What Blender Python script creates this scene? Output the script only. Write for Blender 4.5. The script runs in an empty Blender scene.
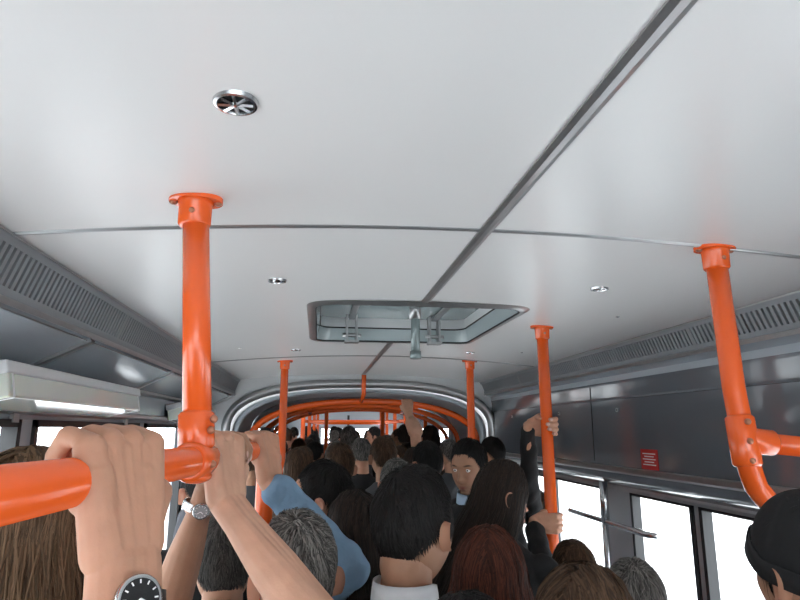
import bpy, math, random, time
import numpy as np
from mathutils import Vector, Matrix
T0=time.time()
rng=np.random.RandomState(3); random.seed(3)
CZ=1.85
def V(x,y,z): return Vector((x,y,z+CZ))
scene=bpy.context.scene
COL=scene.collection
scene.view_settings.view_transform='Standard'
# ------------------------------------------------------------ materials
def mat(name,color,rough=.5,metal=0.,bump=None,var=None,coat=0.,spec=.5,emit=None,alpha=None,sss=0.):
    m=bpy.data.materials.new(name); m.use_nodes=True
    nt=m.node_tree; b=nt.nodes['Principled BSDF']
    b.inputs['Base Color'].default_value=(*color,1)
    b.inputs['Roughness'].default_value=rough
    b.inputs['Metallic'].default_value=metal
    b.inputs['Coat Weight'].default_value=coat
    b.inputs['Coat Roughness'].default_value=.12
    b.inputs['Specular IOR Level'].default_value=spec
    if sss:
        b.inputs['Subsurface Weight'].default_value=sss
        b.inputs['Subsurface Scale'].default_value=.012
        b.inputs['Subsurface Radius'].default_value=(1,.35,.2)
    tc=nt.nodes.new('ShaderNodeTexCoord')
    if var:
        n=nt.nodes.new('ShaderNodeTexNoise'); n.inputs['Scale'].default_value=var[0]; n.inputs['Detail'].default_value=5
        r=nt.nodes.new('ShaderNodeMix'); r.data_type='RGBA'
        r.inputs[6].default_value=(*[c*(1-var[1]) for c in color],1)
        r.inputs[7].default_value=(*[min(1,c*(1+var[1])) for c in color],1)
        nt.links.new(tc.outputs['Object'],n.inputs['Vector'])
        nt.links.new(n.outputs['Fac'],r.inputs[0]); nt.links.new(r.outputs[2],b.inputs['Base Color'])
    if bump:
        n2=nt.nodes.new('ShaderNodeTexNoise'); n2.inputs['Scale'].default_value=bump[0]; n2.inputs['Detail'].default_value=4
        bp=nt.nodes.new('ShaderNodeBump'); bp.inputs['Strength'].default_value=bump[1]; bp.inputs['Distance'].default_value=bump[2] if len(bump)>2 else .01
        nt.links.new(tc.outputs['Object'],n2.inputs['Vector'])
        nt.links.new(n2.outputs['Fac'],bp.inputs['Height']); nt.links.new(bp.outputs['Normal'],b.inputs['Normal'])
    return m
M_ceil=mat('ceiling_laminate',(.80,.80,.79),.30,var=(1.3,.02),bump=(2.2,.06,.02))
M_alu=mat('aluminium_trim',(.42,.425,.43),.30,.75,var=(30,.12))
M_steel=mat('brushed_steel',(.62,.63,.64),.25,1.)
M_orange=mat('orange_powder_coat',(.88,.125,.018),.24,coat=.35,var=(25,.05),bump=(160,.05,.001))
M_bolt=mat('bolt_metal',(.45,.2,.12),.4,.6)
M_grey=mat('grey_plastic',(.24,.26,.275),.42,bump=(200,.05,.001))
M_dark=mat('dark_void',(.015,.016,.018),.8)
M_hdr=mat('glossy_grey_panel',(.14,.16,.18),.10,coat=.5,bump=(1.6,.05,.03))
M_lpan=mat('light_grey_panel',(.40,.45,.49),.16,coat=.3,bump=(2,.1,.02))
M_white=mat('white_panel',(.72,.74,.75),.35)
M_lens=mat('frosted_lens',(.66,.68,.61),.12,bump=(60,.08,.004),sss=.4,coat=.8)
M_rub=mat('black_rubber',(.02,.021,.023),.6)
M_floor=mat('floor_vinyl',(.10,.11,.12),.55,var=(60,.25))
M_wall=mat('side_wall_laminate',(.42,.44,.46),.45)
M_bell=mat('bellows_fabric',(.48,.49,.50),.6,bump=(40,.3,.004))
M_hatch=mat('hatch_interior',(.42,.49,.50),.15,coat=.4)
M_lid=mat('hatch_tinted_lid',(.35,.43,.43),.08,coat=.6)
M_red=mat('red_sticker',(.55,.02,.02),.4)
M_wht=mat('white_print',(.85,.85,.85),.5)
M_road=mat('pale_concrete',(.50,.50,.50),.9,var=(.7,.12))
M_bldg=mat('pale_facade',(.30,.29,.28),.9,var=(.3,.08))
M_bwin=mat('facade_window',(.05,.08,.11),.1)
def glassmat():
    m=bpy.data.materials.new('window_glass'); m.use_nodes=True; nt=m.node_tree; nt.nodes.clear()
    o=nt.nodes.new('ShaderNodeOutputMaterial'); mx=nt.nodes.new('ShaderNodeMixShader')
    t=nt.nodes.new('ShaderNodeBsdfTransparent'); t.inputs[0].default_value=(.92,.96,.97,1)
    g=nt.nodes.new('ShaderNodeBsdfGlossy'); g.inputs['Roughness'].default_value=.02
    mx.inputs[0].default_value=.05
    nt.links.new(t.outputs[0],mx.inputs[1]); nt.links.new(g.outputs[0],mx.inputs[2]); nt.links.new(mx.outputs[0],o.inputs[0])
    return m
M_glass=glassmat()
def facemat():
    m=mat('face_skin',(.6,.4,.3),.58,sss=.15,bump=(350,.15,.001),spec=.35); nt=m.node_tree
    a=nt.nodes.new('ShaderNodeAttribute'); a.attribute_name='Col'
    nt.links.new(a.outputs['Color'],nt.nodes['Principled BSDF'].inputs['Base Color']); return m
M_face=facemat()
def hairmat(name,c1,c2,rough=.68):
    m=mat(name,c1,rough,spec=.3); nt=m.node_tree
    a=nt.nodes.new('ShaderNodeAttribute'); a.attribute_name='hv'
    r=nt.nodes.new('ShaderNodeMix'); r.data_type='RGBA'
    r.inputs[6].default_value=(*c1,1); r.inputs[7].default_value=(*c2,1)
    nt.links.new(a.outputs['Fac'],r.inputs[0]); nt.links.new(r.outputs[2],nt.nodes['Principled BSDF'].inputs['Base Color'])
    return m
H_black=hairmat('hair_black',(.003,.0028,.003),(.014,.011,.010))
H_dbrown=hairmat('hair_dark_brown',(.008,.005,.004),(.035,.020,.013))
H_brown=hairmat('hair_brown',(.03,.016,.009),(.12,.065,.036))
H_blond=hairmat('hair_dark_blond',(.06,.034,.018),(.20,.12,.066))
H_grey=hairmat('hair_grey',(.03,.028,.026),(.27,.25,.23))
H_white=hairmat('hair_white',(.08,.075,.07),(.4,.38,.35))
H_pepper=hairmat('hair_salt_pepper',(.015,.014,.013),(.12,.11,.10))
H_red=hairmat('hair_auburn',(.028,.007,.004),(.13,.036,.018))
SK={'light':(.50,.26,.17),'tan':(.38,.20,.125),'fair':(.57,.32,.22)}
M_skin={k:mat('skin_'+k,c,.56,var=(30,.16),bump=(220,.32,.0014),sss=.15,spec=.35) for k,c in SK.items()}
M_nail=mat('fingernail',(.66,.42,.35),.25)
M_eye=mat('eye_white',(.8,.78,.75),.15); M_iris=mat('iris',(.03,.015,.008),.15)
cl={}
def cloth(n,c,b=.5):
    if n not in cl: cl[n]=mat('cloth_'+n,c,.85,bump=(9,b,.03),var=(14,.12))
    return cl[n]
# ------------------------------------------------------------ mesh builder
def orth(v,a):
    v=v-a*v.dot(a); return v.normalized()
class MB:
    def __init__(s): s.v=[];s.f=[];s.m=[];s.sm=[]
    def add(s,vs,fs,m=0,smooth=True):
        o=len(s.v); s.v+= [tuple(p) for p in vs]
        for f in fs: s.f.append(tuple(o+i for i in f)); s.m.append(m); s.sm.append(smooth)
    def box(s,c,size,m=0,rot=None):
        c=Vector(c); vs=[]
        for dx in(-.5,.5):
            for dy in(-.5,.5):
                for dz in(-.5,.5):
                    p=Vector((dx*size[0],dy*size[1],dz*size[2]))
                    if rot is not None: p=rot@p
                    vs.append(c+p)
        s.add(vs,[(0,1,3,2),(4,6,7,5),(0,4,5,1),(2,3,7,6),(0,2,6,4),(1,5,7,3)],m,False)
    def tube(s,pts,r,m=0,seg=24,caps=True,closed=False,el=1.,up=None):
        pts=[Vector(p) for p in pts]; n=len(pts); vs=[];fs=[]
        rs=r if isinstance(r,(list,tuple)) else [r]*n
        prev=None
        for i,p in enumerate(pts):
            if closed: t=(pts[(i+1)%n]-pts[i-1]).normalized()
            else: t=(pts[min(i+1,n-1)]-pts[max(i-1,0)]).normalized()
            if prev is None:
                h=Vector(up) if up else (Vector((0,0,1)) if abs(t.z)<.9 else Vector((1,0,0)))
            else: h=prev
            u=orth(h,t); w=t.cross(u); prev=u
            for k in range(seg):
                a=2*math.pi*k/seg; vs.append(p+(u*math.cos(a)+w*math.sin(a)*el)*rs[i])
        R=n if closed else n-1
        for i in range(R):
            j=(i+1)%n
            for k in range(seg):
                l=(k+1)%seg; fs.append((i*seg+k,i*seg+l,j*seg+l,j*seg+k))
        if caps and not closed:
            s.add(vs,fs,m); o=len(s.v)-len(vs)
            s.f.append(tuple(o+k for k in reversed(range(seg)))); s.m.append(m); s.sm.append(False)
            s.f.append(tuple(o+(n-1)*seg+k for k in range(seg))); s.m.append(m); s.sm.append(False)
        else: s.add(vs,fs,m)
    def sph(s,c,r,m=0,seg=20,rot=None):
        c=Vector(c); r=r if isinstance(r,(tuple,list)) else (r,r,r); vs=[];fs=[]; n=seg//2
        for i in range(n+1):
            th=math.pi*i/n
            for k in range(seg):
                a=2*math.pi*k/seg; p=Vector((r[0]*math.sin(th)*math.cos(a),r[1]*math.sin(th)*math.sin(a),r[2]*math.cos(th)))
                if rot is not None: p=rot@p
                vs.append(c+p)
        for i in range(n):
            for k in range(seg):
                l=(k+1)%seg; fs.append((i*seg+k,(i+1)*seg+k,(i+1)*seg+l,i*seg+l))
        s.add(vs,fs,m)
    def strip(s,prof,y0,y1,m=0,ny=1,smooth=False,flip=False):
        """extrude an (x,z) profile along y"""
        vs=[];fs=[];n=len(prof)
        for j in range(ny+1):
            y=y0+(y1-y0)*j/ny
            for (x,z) in prof: vs.append((x,y,z+CZ))
        for j in range(ny):
            for i in range(n-1):
                q=(j*n+i,j*n+i+1,(j+1)*n+i+1,(j+1)*n+i); fs.append(q[::-1] if flip else q)
        s.add(vs,fs,m,smooth)
    def mesh(s,name,mats):
        me=bpy.data.meshes.new(name); me.from_pydata(s.v,[],s.f)
        for m in mats: me.materials.append(m)
        me.polygons.foreach_set('material_index',s.m); me.polygons.foreach_set('use_smooth',s.sm)
        me.update(); return me
    def build(s,name,mats,parent=None,M=None,bevel=None):
        ob=bpy.data.objects.new(name,s.mesh(name,mats)); COL.objects.link(ob)
        if M is not None: ob.matrix_world=M
        if parent: ob.parent=parent; ob.matrix_parent_inverse=Matrix.Translation(parent.location).inverted()
        if bevel:
            b=ob.modifiers.new('bevel','BEVEL'); b.width=bevel; b.segments=3; b.limit_method='ANGLE'
        return ob
def empty(name,loc=(0,0,0)):
    e=bpy.data.objects.new(name,None); COL.objects.link(e); e.location=loc; e.empty_display_size=.05; return e
def addobj(name,me,parent,M=None):
    ob=bpy.data.objects.new(name,me); COL.objects.link(ob)
    if M is not None: ob.matrix_world=M
    if parent: ob.parent=parent; ob.matrix_parent_inverse=Matrix.Translation(parent.location).inverted()
    return ob
# ------------------------------------------------------------ bus shell
XC=.405
def cz(x): return .487-.048*(x-XC)**2
XL,XR=-.69,1.50
Y0,Y1=-3.2,5.5
HX0,HX1,HY0,HY1=-.03,.83,2.28,3.30
def ceiling_mesh(y0,y1,hatch,name,M=None):
    b=MB(); xs=list(np.linspace(XL,HX0,10))+list(np.linspace(HX0,HX1,12))[1:]+list(np.linspace(HX1,XR,10))[1:]
    ys=[y0,(y0+HY0)/2,HY0,HY1,y1] if hatch else [y0,y1]
    vs=[(x,y,cz(x)+CZ) for y in ys for x in xs]; n=len(xs); fs=[]
    for j in range(len(ys)-1):
        for i in range(n-1):
            if hatch and ys[j]>=HY0-1e-6 and ys[j+1]<=HY1+1e-6 and xs[i]>=HX0-1e-6 and xs[i+1]<=HX1+1e-6: continue
            fs.append((j*n+i,(j+1)*n+i,(j+1)*n+i+1,j*n+i+1))
    b.add(vs,fs); return b.build(name,[M_ceil],M=M)
ceiling_mesh(Y0,Y1,True,'ceiling')
b=MB(); b.box((XC,1.15,2.62),(2.9,8.8,.04)); b.build('roof_light_block',[M_white])  # unseen slab above the single-sheet ceiling, added to block light
b=MB(); b.box((XC,1.15,-.03),(2.75,8.75,.06)); b.build('floor',[M_floor])
# ceiling trims
def trims(ys,y0,y1,M=None):
    b=MB(); w=.0165; z=cz(XC)
    pf=[(XC-w,z+.001),(XC-w,z-.004),(XC-.006,z-.008),(XC+.006,z-.008),(XC+w,z-.004),(XC+w,z+.001)]
    b.strip(pf,y0,HY0 if M is None else y1,0)
    if M is None: b.strip(pf,HY1+.05,y1,0)
    b.build('trim_1',[M_alu],M=M)
    for k,y in enumerate(ys):
        b=MB(); xs=np.linspace(XL,XR,28); vs=[];fs=[]
        for x in xs:
            zz=cz(x)+CZ; vs+=[(x,y-.009,zz+.001),(x,y-.007,zz-.004),(x,y,zz-.0055),(x,y+.007,zz-.004),(x,y+.009,zz+.001)]
        for i in range(len(xs)-1):
            for q in range(4): fs.append((i*5+q,i*5+q+1,(i+1)*5+q+1,(i+1)*5+q))
        b.add(vs,fs,0,True); b.build('trim_%d'%(k+2),[M_alu],M=M)
trims([-1.25,1.39,4.05],Y0,Y1)
# slotted ventilation coves
def cove(side,y0,y1,M=None):
    if side=='left': A=(XL,cz(XL));B=(-.735,.300); sg=-1
    else: A=(XR,cz(XR));B=(1.545,.318); sg=1
    b=MB(); dx=B[0]-A[0]; dz=B[1]-A[1]; L=math.hypot(dx,dz); ux,uz=dx/L,dz/L
    nx=-sg*abs(uz); nz=-abs(ux)
    def P(t,o): return (A[0]+ux*t+nx*o, A[1]+uz*t+nz*o)
    def rail(t0,t1,th,m): b.strip([P(t0,0),P(t0,th),P(t1,th),P(t1,0)],y0,y1,m)
    b.strip([P(0,-.03),P(L,-.03)],y0,y1,1)
    rail(0,.024,.004,0); rail(L-.024,L,.004,0); rail(L-.004,L+.012,.014,2); rail(0,.005,.010,2)
    n=int((y1-y0)/.026)
    for i in range(n):
        y=y0+(i+.5)*.026; w=.014
        if i%42==0: w=.026
        c0=P(.022,.002);c1=P(L-.022,.002);c2=P(.022,-.012);c3=P(L-.022,-.012)
        vs=[(c[0],yy,c[1]+CZ) for c in(c0,c1,c2,c3) for yy in(y-w/2,y+w/2)]
        b.add(vs,[(0,1,3,2),(4,6,7,5),(0,2,6,4),(1,5,7,3)],0,False)
    b.build('vent_grille_panel',[M_grey,M_dark,M_alu],M=M)
cove('left',Y0,Y1); cove('right',Y0,Y1)
# left sloped bulkhead, with ribs
b=MB()
b.strip([(-.735,.290),(-.925,.195),(-.945,.18),(-.945,.06),(-.955,.03),(-1.0,.03)],Y0,Y1,0)
b.strip([(-.728,.300),(-.748,.300),(-.748,.278),(-.735,.274)],Y0,Y1,1)
for y in np.arange(-2.6,5.4,1.13):
    b.box(((-.735-.925)/2-.003,y+.15,CZ+.2425-.006),(.215,.035,.012),1,Matrix.Rotation(-math.atan2(.095,.19),3,'Y'))
    b.box((-.945,y+.15,CZ+.10),(.012,.04,.16),1)
b.strip([(-.936,.075),(-.925,.070),(-.925,.055),(-.945,.045)],Y0,Y1,1)
b.strip([(-.93,.205),(-.915,.198),(-.915,.186),(-.94,.176)],Y0,Y1,1)
b.build('bulkhead_panel',[M_lpan,M_alu],bevel=None)
# right header panel
b=MB()
b.strip([(1.545,.306),(1.56,.300),(1.60,.285),(1.60,.255)],Y0,Y1,1)
b.strip([(1.60,.255),(1.605,.235),(1.605,-.19),(1.612,-.225),(1.635,-.27),(1.70,-.315),(1.76,-.33)],Y0,Y1,0,smooth=True)
b.strip([(1.600,-.195),(1.592,-.200),(1.595,-.222),(1.604,-.232)],Y0,Y1,2)
b.strip([(1.70,-.312),(1.695,-.325),(1.70,-.34),(1.76,-.34)],Y0,Y1,2)
b.strip([(1.605,.17),(1.597,.168),(1.597,.158),(1.605,.156)],Y0,Y1,0)
for y in (-1.9,-.5,.9,3.42):
    b.box((1.604,y,CZ+.03),(.004,.005,.42),3)
for y in(.3,1.25,1.70,2.2,3.1,3.9,4.9):
    b.tube([(1.606,y,CZ+.10),(1.596,y,CZ+.10)],.011,2,16); b.tube([(1.5965,y,CZ+.10),(1.595,y,CZ+.10)],.005,3,12)
b.build('door_header_panel',[M_hdr,M_lpan,M_alu,M_dark])
b=MB(); b.box((1.603,2.82,CZ-.145),(.003,.15,.095),0)
for k in range(5): b.box((1.6012,2.82,CZ-.118-k*.013),(.001,.115-.03*(k%2),.005),1)
b.build('warning_sticker',[M_red,M_wht])
# side walls
def sidewall(name,x,zlo,zhi,pillars,y0,y1,sg,M=None,wn=1):
    b=MB(); t=.05; xc=x+sg*t/2
    b.box((xc,(y0+y1)/2,zlo/2),(t,y1-y0,zlo),0)
    b.box((xc,(y0+y1)/2,(zhi+2.62)/2),(t,y1-y0,2.62-zhi),0)
    for (ya,yb) in pillars: b.box((xc,(ya+yb)/2,(zlo+zhi)/2),(t,yb-ya,zhi-zlo),0)
    b.build(name,[M_wall],M=M)
    edges=sorted(pillars)
    for (p,q) in zip(edges[:-1],edges[1:]):
        a,c=p[1],q[0]
        if c-a<.1: continue
        g=MB(); zc=(zlo+zhi)/2; h=zhi-zlo
        g.add([(xc,a,zlo),(xc,c,zlo),(xc,c,zhi),(xc,a,zhi)],[(0,1,2,3)],0,False)
        for (yy) in(a+.012,c-.012): g.box((xc-sg*.012,yy,zc),(.05,.024,h),1)
        for zz in(zlo+.012,zhi-.012): g.box((xc-sg*.012,(a+c)/2,zz),(.05,c-a,.024),1)
        if zhi>1.7: g.box((xc-sg*.012,(a+c)/2,zhi-.24),(.03,c-a,.02),1)
        g.build('window_%d'%wn,[M_glass,M_rub],M=M); wn+=1
    return wn
pl=[(-3.2,-3.1),(-1.9,-1.78),(-.55,-.43),(.8,.92),(2.12,2.22),(3.45,3.57),(4.55,4.65),(5.4,5.5)]
wn=sidewall('wall_left',-.955,.95,CZ+.03,pl,Y0,Y1,-1)
pr=[(-3.2,-3.1),(-1.9,-1.78),(-.55,-.43),(.8,.92),(1.95,2.0),(2.66,2.71),(3.28,3.62),(4.45,4.55),(5.35,5.5)]
wn=sidewall('wall_right',1.74,.55,CZ-.335,pr,Y0,Y1,1,wn=wn)
b=MB(); b.box((XC,Y0-.03,.5),(2.75,.06,1.0)); b.box((XC,Y0-.03,2.4),(2.75,.06,.5)); b.box((-.93,Y0-.03,1.6),(.1,.06,1.3)); b.box((1.74,Y0-.03,1.6),(.1,.06,1.3)); b.build('wall_front',[M_wall])
b=MB(); b.add([(XC-1.3,Y0-.03,1.0),(XC+1.3,Y0-.03,1.0),(XC+1.3,Y0-.03,2.15),(XC-1.3,Y0-.03,2.15)],[(0,1,2,3)],0,False); b.box((XC,Y0-.02,1.58),(.05,.03,1.15),1); b.build('window_%d'%wn,[M_glass,M_rub]); wn+=1
b=MB(); b.tube([V(1.69,2.95,-.52),V(1.66,3.0,-.52),V(1.66,3.95,-.52),V(1.69,4.0,-.52)],.016,0,16); b.tube([V(1.66,3.45,-.52),V(1.66,3.45,-1.2)],.016,0,16)
b.tube([V(1.66,3.45,-.30),V(1.66,3.45,-.52)],.024,0,16); b.build('door_grab_bar',[M_steel])
def fixture(y0,y1):
    b=MB(); R=Matrix.Rotation(-.20,3,'Y'); c=V(-.865,(y0+y1)/2,.145)
    b.box(c,(.15,y1-y0,.035),1,R)
    off=R@Vector((0,0,-.047)); b.box(c+off,(.14,y1-y0-.02,.068),0,R)
    for e in(y0+.035,y1-.035): b.box(Vector((c.x,e,c.z))+off,(.145,.012,.072),1,R)
    b.build('ceiling_light_fixture',[M_lens,M_white],bevel=.018)
fixture(1.66,2.86); fixture(-.6,.5); fixture(3.95,4.95)
# hatch
def rrect(x0,x1,y0,y1,r,n=6):
    pts=[]
    for cx,cy,a0 in((x1-r,y1-r,0),(x0+r,y1-r,90),(x0+r,y0+r,180),(x1-r,y0+r,270)):
        for k in range(n+1):
            a=math.radians(a0+90*k/n); pts.append((cx+r*math.cos(a),cy+r*math.sin(a)))
    return pts
b=MB(); inn=rrect(HX0+.012,HX1-.012,HY0+.012,HY1-.012,.075); out=rrect(HX0-.028,HX1+.028,HY0-.028,HY1+.028,.09); n=len(inn)
vs=[(x,y,CZ+cz(x)-.009) for x,y in inn]+[(x,y,CZ+cz(x)+.002) for x,y in out]+[(x,y,CZ+cz(x)-.012) for x,y in [(a[0]*.6+c[0]*.4,a[1]*.6+c[1]*.4) for a,c in zip(inn,out)]]
fs=[]
for k in range(n):
    l=(k+1)%n; fs+=[(k,l,2*n+l,2*n+k),(2*n+k,2*n+l,n+l,n+k)]
b.add(vs,fs,0)
b.tube([(x,y,CZ+cz(x)-.006) for x,y in inn],.004,4,8,closed=True)
ins=rrect(HX0+.03,HX1-.03,HY0+.03,HY1-.03,.07)
vs=[(x,y,CZ+cz(x)-.009) for x,y in inn]+[(x,y,CZ+.545) for x,y in ins]+[(x,y,CZ+.60) for x,y in ins]; b.add(vs,[(k,(k+1)%n,n+(k+1)%n,n+k) for k in range(n)],1); 
b.add(vs[n:],[(k,(k+1)%n,n+(k+1)%n,n+k) for k in range(n)],2)
b.tube([(x,y,CZ+.545) for x,y in ins],.004,4,8,closed=True)
b.add([(x,y,CZ+.60) for x,y in ins],[tuple(range(n))],5,False)
for hx in(.17,.62):
    for d in(-.026,.026): b.box(V(hx+d,3.20,.525),(.010,.07,.15),0)
    b.box(V(hx,3.19,.455),(.075,.06,.012),0); b.tube([V(hx-.05,3.18,.49),V(hx+.05,3.18,.49)],.010,0,12)
    b.box(V(hx,2.9,.585),(.03,.6,.012),0)
b.tube([V(.44,2.72,.60),V(.44,2.72,.325)],.021,3,18); b.tube([V(.44,2.72,.35),V(.44,2.72,.315)],.026,3,18); b.tube([V(.44,2.72,.60),V(.44,2.72,.50)],.028,0,18)
b.box(V(.40,2.72,.59),(.7,.04,.012),0)
b.build('roof_hatch',[M_alu,M_hatch,M_white,mat('latch_grey',(.25,.30,.30),.35,.3),M_rub,M_lid])
def roundvent(x,y,r,star):
    b=MB(); z=cz(x)
    def ring(r0,z0,r1,z1,m,seg=32):
        vs=[V(x+r0*math.cos(2*math.pi*k/seg),y+r0*math.sin(2*math.pi*k/seg),z+z0) for k in range(seg)]+[V(x+r1*math.cos(2*math.pi*k/seg),y+r1*math.sin(2*math.pi*k/seg),z+z1) for k in range(seg)]
        b.add(vs,[(k,(k+1)%seg,seg+(k+1)%seg,seg+k) for k in range(seg)],m)
    ring(r,.001,r*.93,-.005,0); ring(r*.93,-.005,r*.80,-.006,0); ring(r*.80,-.006,r*.76,-.002,0); ring(r*.76,-.002,.0005,-.001,1)
    if star:
        for k in range(8):
            a=k*math.pi/4; R=Matrix.Rotation(a,3,'Z'); c=Vector((x,y,z+CZ-.005))+R@Vector((r*.40,0,0)); b.box(c,(r*.70,r*.13,.004),0,R@Matrix.Rotation(.5,3,'X'))
        b.sph((x,y,z+CZ-.004),(r*.24,r*.24,.004),0)
    else:
        b.sph((x,y,z+CZ-.002),(r*.5,r*.5,.006),0)
    b.build('ceiling_air_vent',[M_steel,M_dark])
roundvent(-.133,.832,.034,True); roundvent(.94,.832,.034,True)
roundvent(-.142,1.93,.031,False); roundvent(.95,1.90,.031,False); roundvent(-.142,3.7,.031,False); roundvent(.95,3.7,.031,False)
b=MB()
for (x,y) in((-.45,2.25),(1.22,2.30),(-.45,3.5),(1.22,3.5),(-.45,.6),(1.22,.6)): b.sph(V(x,y,cz(x)-.001),(.008,.008,.004),0,12)
b.build('ceiling_screws',[M_steel])
# ------------------------------------------------------------ poles
RP=.0265
def flange(b,x,y,z,tilt=0):
    n=28; pts=[]
    for k in range(n):
        a=2*math.pi*k/n; rx=.054*(abs(math.cos(a))**.75)*(1 if math.cos(a)>=0 else -1); ry=.038*math.sin(a)
        pts.append((x+rx,y+ry))
    vs=[(p[0],p[1],z+.004) for p in pts]+[(p[0],p[1],z-.007) for p in pts]
    b.add(vs,[tuple(range(n))]+[(k,(k+1)%n,n+(k+1)%n,n+k) for k in range(n)]+[tuple(range(2*n-1,n-1,-1))],0,False)
    b.tube([(x,y,z-.005),(x,y,z-.014),(x,y,z-.055),(x,y,z-.060)],[.038,.0335,.0325,.029],0,28)
    for d in(-.045,.045): b.sph((x+d,y,z-.008),(.0085,.0085,.005),1,12)
    b.sph((x,y-.033,z-.035),(.006,.004,.006),1,12)
def clamp(b,p,ax,L=.085,r=.034):
    p=Vector(p); ax=Vector(ax).normalized()
    b.tube([p-ax*L/2,p-ax*(L/2-.006),p+ax*(L/2-.006),p+ax*L/2],[r-.005,r,r,r-.005],0,28)
def pole(x,y,ztop,zbot,xb=None,name='grab_pole'):
    b=MB(); zt=CZ+ztop; xb=x if xb is None else xb
    flange(b,x,y,zt); b.tube([(x,y,zt-.01),(xb,y,zbot)],RP,0,28)
    b.tube([(xb,y,zbot),(xb,y,zbot+.01)],.045,0,24)
    return b.build(name,[M_orange,M_bolt])
def railx(y): return -.22+(y-1.19)*.092
b=MB(); zt=cz(-.26); flange(b,-.262,1.22,CZ+zt)
b.tube([V(-.262,1.22,zt-.01),V(railx(1.19),1.19,-.03)],RP,0,28)
ax=(.092,1,0)
b.tube([V(railx(-.9),-.9,-.057),V(railx(1.84),1.84,-.057),V(railx(1.88),1.88,-.062),V(railx(1.92),1.915,-.085),V(railx(1.93),1.93,-.12),V(railx(1.93),1.93,-.2),V(railx(1.93),1.93,-1.85)],RP,0,28)
clamp(b,V(railx(1.19),1.19,-.057),ax,.10,.034)
d=Vector((-.262-railx(1.19),.03,zt+.057)).normalized()
clamp(b,V(railx(1.19),1.19,-.057)+d*.055,d,.07,.033)
b.sph(V(railx(1.19),1.19,-.057)-Vector((0,0,.028)),(.030,.036,.014),0)
for (dx,dz) in((.032,-.006),(.026,.055),(.030,.075)): b.sph(V(railx(1.19)+dx,1.17,-.057+dz),.0075,1,12)
b.build('overhead_grab_rail',[M_orange,M_bolt])
pole(1.03,2.66,cz(1.03),0.0); pole(1.045,4.09,cz(1.04),0.0); pole(-.235,4.27,cz(-.23),0.0); 
b=MB(); zt=cz(1.016); flange(b,1.03,1.40,CZ+zt)
pts=[V(1.03,1.40,zt-.01),V(1.024,1.38,.1),V(1.022,1.36,-.06),V(1.028,1.36,-.10),V(1.045,1.37,-.135),V(1.075,1.38,-.165),V(1.12,1.40,-.20),V(1.2,1.43,-.25),V(1.45,1.55,-.38),V(1.66,1.64,-.5)]
b.tube(pts,RP,0,28); b.tube([V(1.02,1.36,-.028),V(1.62,1.36,-.085)],RP*.92,0,28)
clamp(b,V(1.02,1.362,-.028),(0.01,.1,1),.12,.033); clamp(b,V(1.062,1.36,-.030),(1,0,-.09),.07,.031)
for dz in(-.045,.0,.045): b.sph(V(1.012,1.328,-.028+dz),.0075,1,12)
b.build('grab_pole_with_crossbar',[M_orange,M_bolt])
b=MB(); b.tube([V(-.9,2.3,-.06),V(-.9,2.33,-.03),V(-.9,3.2,-.02),V(-.9,3.24,-.06)],.018,0,16); b.build('window_grab_rail',[M_orange])
# ------------------------------------------------------------ articulation
def arch(hw,top,n=44,cx=XC,zlow=-1.85,sh=.42,ex=2.6):
    pts=[(cx-hw,zlow),(cx-hw,zlow*.6+(top-sh)*.4),]
    for k in range(n+1):
        a=math.pi-math.pi*k/n; c,s=math.cos(a),math.sin(a)
        pts.append((cx+hw*math.copysign(abs(c)**(2/ex),c),(top-sh)+sh*abs(s)**(2/ex)))
    pts+=[(cx+hw,zlow*.6+(top-sh)*.4),(cx+hw,zlow)]
    return pts
AI=arch(1.17,.385); AO=[(-.985,-1.85),(-.985,-.8)]+[None]*(len(AI)-4)+[(1.79,-.8),(1.79,-1.85)]
n=len(AI)
b=MB(); vs=[];
for i,(x,z) in enumerate(AI):
    if AO[i] is None:
        dx,dz=x-XC,z-(-.1); s=min(1.385/max(abs(dx),1e-6),.62/max(abs(dz),1e-6)); s=max(s,1.0) if abs(dx)<1.385 else 1; o=(XC+dx*s,-.1+dz*s)
    else: o=AO[i]
    vs+=[(x,Y1,z+CZ),(o[0],Y1-.0,o[1]+CZ)]
b.add(vs,[(2*i,2*i+2,2*i+3,2*i+1) for i in range(n-1)],0,False)
b.build('wall_back',[M_white])
b=MB()
ring=[V(x,Y1-.03,z) for x,z in arch(1.19,.40)]; b.tube(ring,.040,0,14); b.tube([V(x,Y1+.03,z) for x,z in arch(1.11,.350)],.026,1,12); b.build('articulation_frame',[M_alu,M_lpan])
TURN=Matrix.Translation((XC,6.2,0))@Matrix.Rotation(math.radians(-2.2),4,'Z')@Matrix.Translation((-XC,-6.2,0))
b=MB()
ys=np.linspace(5.5,7.0,31); prof=[]
for k,y in enumerate(ys):
    g=.05 if k%2 else 0.
    prof.append([(x,y,z+CZ) for x,z in arch(1.14+g,.355+g)])
vs=[p for pr_ in prof for p in pr_]; n=len(prof[0])
b.add(vs,[(j*n+i,j*n+i+1,(j+1)*n+i+1,(j+1)*n+i) for j in range(30) for i in range(n-1)],0,False)
b.box((XC,6.2,-.03),(2.3,1.5,.06),1)
b.build('articulation_bellows',[M_bell,M_floor])
def hoop(y,hw,top,M=None,r=.022,cx=.45):
    b=MB(); b.tube([V(x,y,z) for x,z in arch(hw,top,cx=cx,sh=.38,ex=2.3)],r,0,14); return b.build('grab_hoop',[M_orange],M=M)
hoop(5.66,1.05,.250,r=.029); hoop(6.2,.99,.23,r=.024); hoop(6.75,.97,.21,TURN)
b=MB()
for x in(-.08,.92): b.tube([V(x,5.66,.20),V(x,6.75,.17)],.022,0,12)
b.tube([V(.40,5.35,.47),V(.40,5.35,.30),V(.40,5.66,.25)],.02,0,12)
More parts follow.
